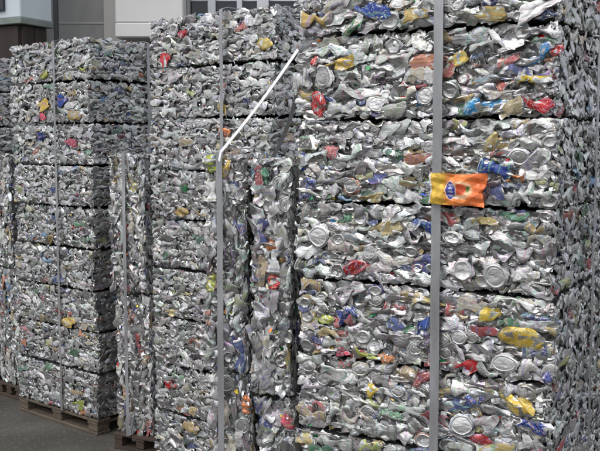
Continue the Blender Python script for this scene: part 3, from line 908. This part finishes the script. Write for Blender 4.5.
# ------------------------------------------------------------------ backdrop: buildings beyond the stacks
M_CABIN = mat_plain('pale_blue_sheet', (0.56, 0.62, 0.66), 0.45, 0.0, 0.05, 2.0, 0.05, (1, 1, 0.3), (0.35, 0.36, 0.34), 0.25)
M_CREAM = mat_plain('cream_panel', (0.76, 0.755, 0.73), 0.5, 0.0, 0.05, 1.5, 0.05, (1, 1, 0.3), (0.3, 0.29, 0.26), 0.25)
M_CONC = mat_plain('grey_render', (0.47, 0.46, 0.44), 0.85, 0.0, 0.14, 1.4, 0.3, (1, 1, 0.35), (0.16, 0.155, 0.145), 0.5)
M_CONC2 = mat_plain('pale_render', (0.56, 0.545, 0.52), 0.85, 0.0, 0.10, 1.4, 0.3, (1, 1, 0.35), (0.2, 0.19, 0.18), 0.35)
M_BROWN = mat_plain('brown_boards', (0.032, 0.023, 0.019), 0.8, 0.0, 0.3, 3.0, 0.3, (4, 4, 0.4))
M_DARK = mat_plain('dark_metal', (0.035, 0.04, 0.045), 0.5, 0.3, 0.2, 4.0, 0.1)
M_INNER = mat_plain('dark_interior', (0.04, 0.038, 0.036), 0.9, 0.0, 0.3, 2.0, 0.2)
M_FRAME = mat_plain('white_frame', (0.62, 0.64, 0.67), 0.5, 0.0, 0.05, 4.0, 0.05)
M_GREYPL = mat_plain('grey_plate', (0.30, 0.27, 0.29), 0.6, 0.0, 0.1, 4.0, 0.05)
M_TRIM = mat_plain('grey_green_trim', (0.20, 0.23, 0.21), 0.55, 0.2, 0.15, 4.0, 0.1)
def mat_glass():
    m, nt, b = new_mat('window_glass')
    b.inputs['Base Color'].default_value = (0.02, 0.026, 0.035, 1)
    b.inputs['Roughness'].default_value = 0.08
    return m
M_GLASS = mat_glass()

# raised cabin on a brown boarded base; near corner at (-2.75, 9.0)
cab = empty('site_cabin', (-2.75, 9.0, 0), R(62))
# local x runs back along the right-hand face, local y runs left along the other face
box('cabin_body', cab, (0, 0, 2.985), (0.44, 2.6, 5.2), M_CABIN, 0.01)
box('floor_trim', cab, (-0.012, -0.012, 2.925), (0.452, 2.612, 2.983), M_TRIM, 0.006)
bs = box('base', cab, (0.05, 0.06, 0), (0.40, 2.55, 2.923), M_BROWN)
for k in range(9):
    box('board', cab, (0.028, 0.07 + k * 0.275, 0.02), (0.048, 0.07 + k * 0.275 + 0.262, 2.915), M_BROWN, 0.003)
for k in range(2):
    box('board', cab, (0.06 + k * 0.172, 0.036, 0.02), (0.06 + k * 0.172 + 0.162, 0.056, 2.915), M_BROWN, 0.003)
for y0 in (0.20, 1.35):
    wi = box('window', cab, (-0.016, y0 + 0.04, 3.10), (-0.002, y0 + 0.9, 4.1), M_GLASS)
    for a, b_ in (((-0.03, y0, 3.06), (-0.001, y0 + 0.038, 4.14)), ((-0.03, y0 + 0.902, 3.06), (-0.001, y0 + 0.94, 4.14)), ((-0.03, y0 + 0.04, 4.102), (-0.001, y0 + 0.9, 4.14)), ((-0.03, y0 + 0.04, 3.06), (-0.001, y0 + 0.9, 3.098))):
        o = box('frame', None, a, b_, M_DARK, 0.003); o.parent = wi; o.location = Vector(o.location) - Vector(wi.location)
box('vent_plate', cab, (-0.012, 0.055, 3.20), (-0.002, 0.16, 3.36), M_GREYPL, 0.002)
box('roof', cab, (-0.06, -0.06, 5.2), (0.50, 2.66, 5.26), M_TRIM, 0.01)
tag(cab, 'pale blue white cabin raised on a dark brown base behind the left stack', 'cabin')

pole = empty('dark_pole', (-2.512, 9.42, 0))
box('shaft', pole, (-0.022, -0.022, 0.02), (0.022, 0.022, 5.3), M_DARK, 0.004)
box('base_plate', pole, (-0.09, -0.09, 0), (0.09, 0.09, 0.019), M_DARK, 0.003)
box('cap', pole, (-0.03, -0.03, 5.301), (0.03, 0.03, 5.32), M_DARK, 0.003)
tag(pole, 'thin dark upright pole beside the pale blue cabin', 'pole')

# grey rendered building with a cream fascia over an open dark bay, windows to the right
bl = empty('yard_building', (-2.50, 10.0, 0))
Wl = [(0.0, 0.395, M_CONC), (0.399, 0.55, M_CONC2)]
box('wall', bl, (-3.2, 0.0, 0), (0.36, 0.3, 5.6), M_CONC)
pl_ = box('pilaster', bl, (0.362, -0.05, 0), (0.545, 0.3, 5.6), M_CONC2, 0.006)
for z in (1.4, 2.2, 3.05, 3.9, 4.7):
    o = box('joint_bead', bl, (-3.2, -0.008, z), (0.36, -0.0005, z + 0.02), M_CONC2, 0.002)
# fascia box over the open bay
fs = box('fascia', bl, (0.549, -0.35, 3.02), (1.267, 0.3, 5.6), M_CREAM, 0.012)
box('fascia_rail', bl, (0.547, -0.365, 2.865), (1.269, 0.3, 3.016), M_CREAM, 0.012)
box('fascia_lip', bl, (0.547, -0.362, 3.315), (1.269, -0.352, 3.345), M_FRAME, 0.003)
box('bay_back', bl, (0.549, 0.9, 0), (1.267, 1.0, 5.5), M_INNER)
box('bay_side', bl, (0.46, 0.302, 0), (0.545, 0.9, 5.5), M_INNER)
# glazed part
box('bay_side', bl, (1.272, -0.05, 0), (1.30, 0.9, 5.6), M_CONC)
box('sill_wall', bl, (1.302, 0.0, 0), (6.6, 0.3, 2.55), M_CONC)
box('lintel_wall', bl, (1.302, 0.0, 4.2), (6.6, 0.3, 5.6), M_CONC)
x = 1.303; i = 0
while x < 6.4:
    wpx = (0.19, 0.23, 0.16, 0.33)[i % 4] if i < 4 else 0.42
    wi = box('window', bl, (x, 0.05, 2.552), (x + wpx, 0.07, 4.198), M_GLASS)
    o = box('frame', None, (x + 0.001, 0.035, 3.30), (x + wpx - 0.001, 0.049, 3.33), M_FRAME, 0.003); o.parent = wi; o.location = Vector(o.location) - Vector(wi.location)
    mw = (0.085, 0.06, 0.13, 0.05)[i % 4]
    box('mullion', bl, (x + wpx + 0.001, -0.02, 2.552), (x + wpx + mw, 0.12, 4.198), M_FRAME, 0.005)
    x += wpx + mw + 0.001; i += 1
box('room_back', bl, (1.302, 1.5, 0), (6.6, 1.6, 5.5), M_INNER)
box('roof', bl, (-3.3, -0.5, 5.601), (6.7, 1.7, 5.75), M_CONC2, 0.01)
tag(bl, 'grey rendered building with cream fascia above a dark bay behind the stacks', 'building')
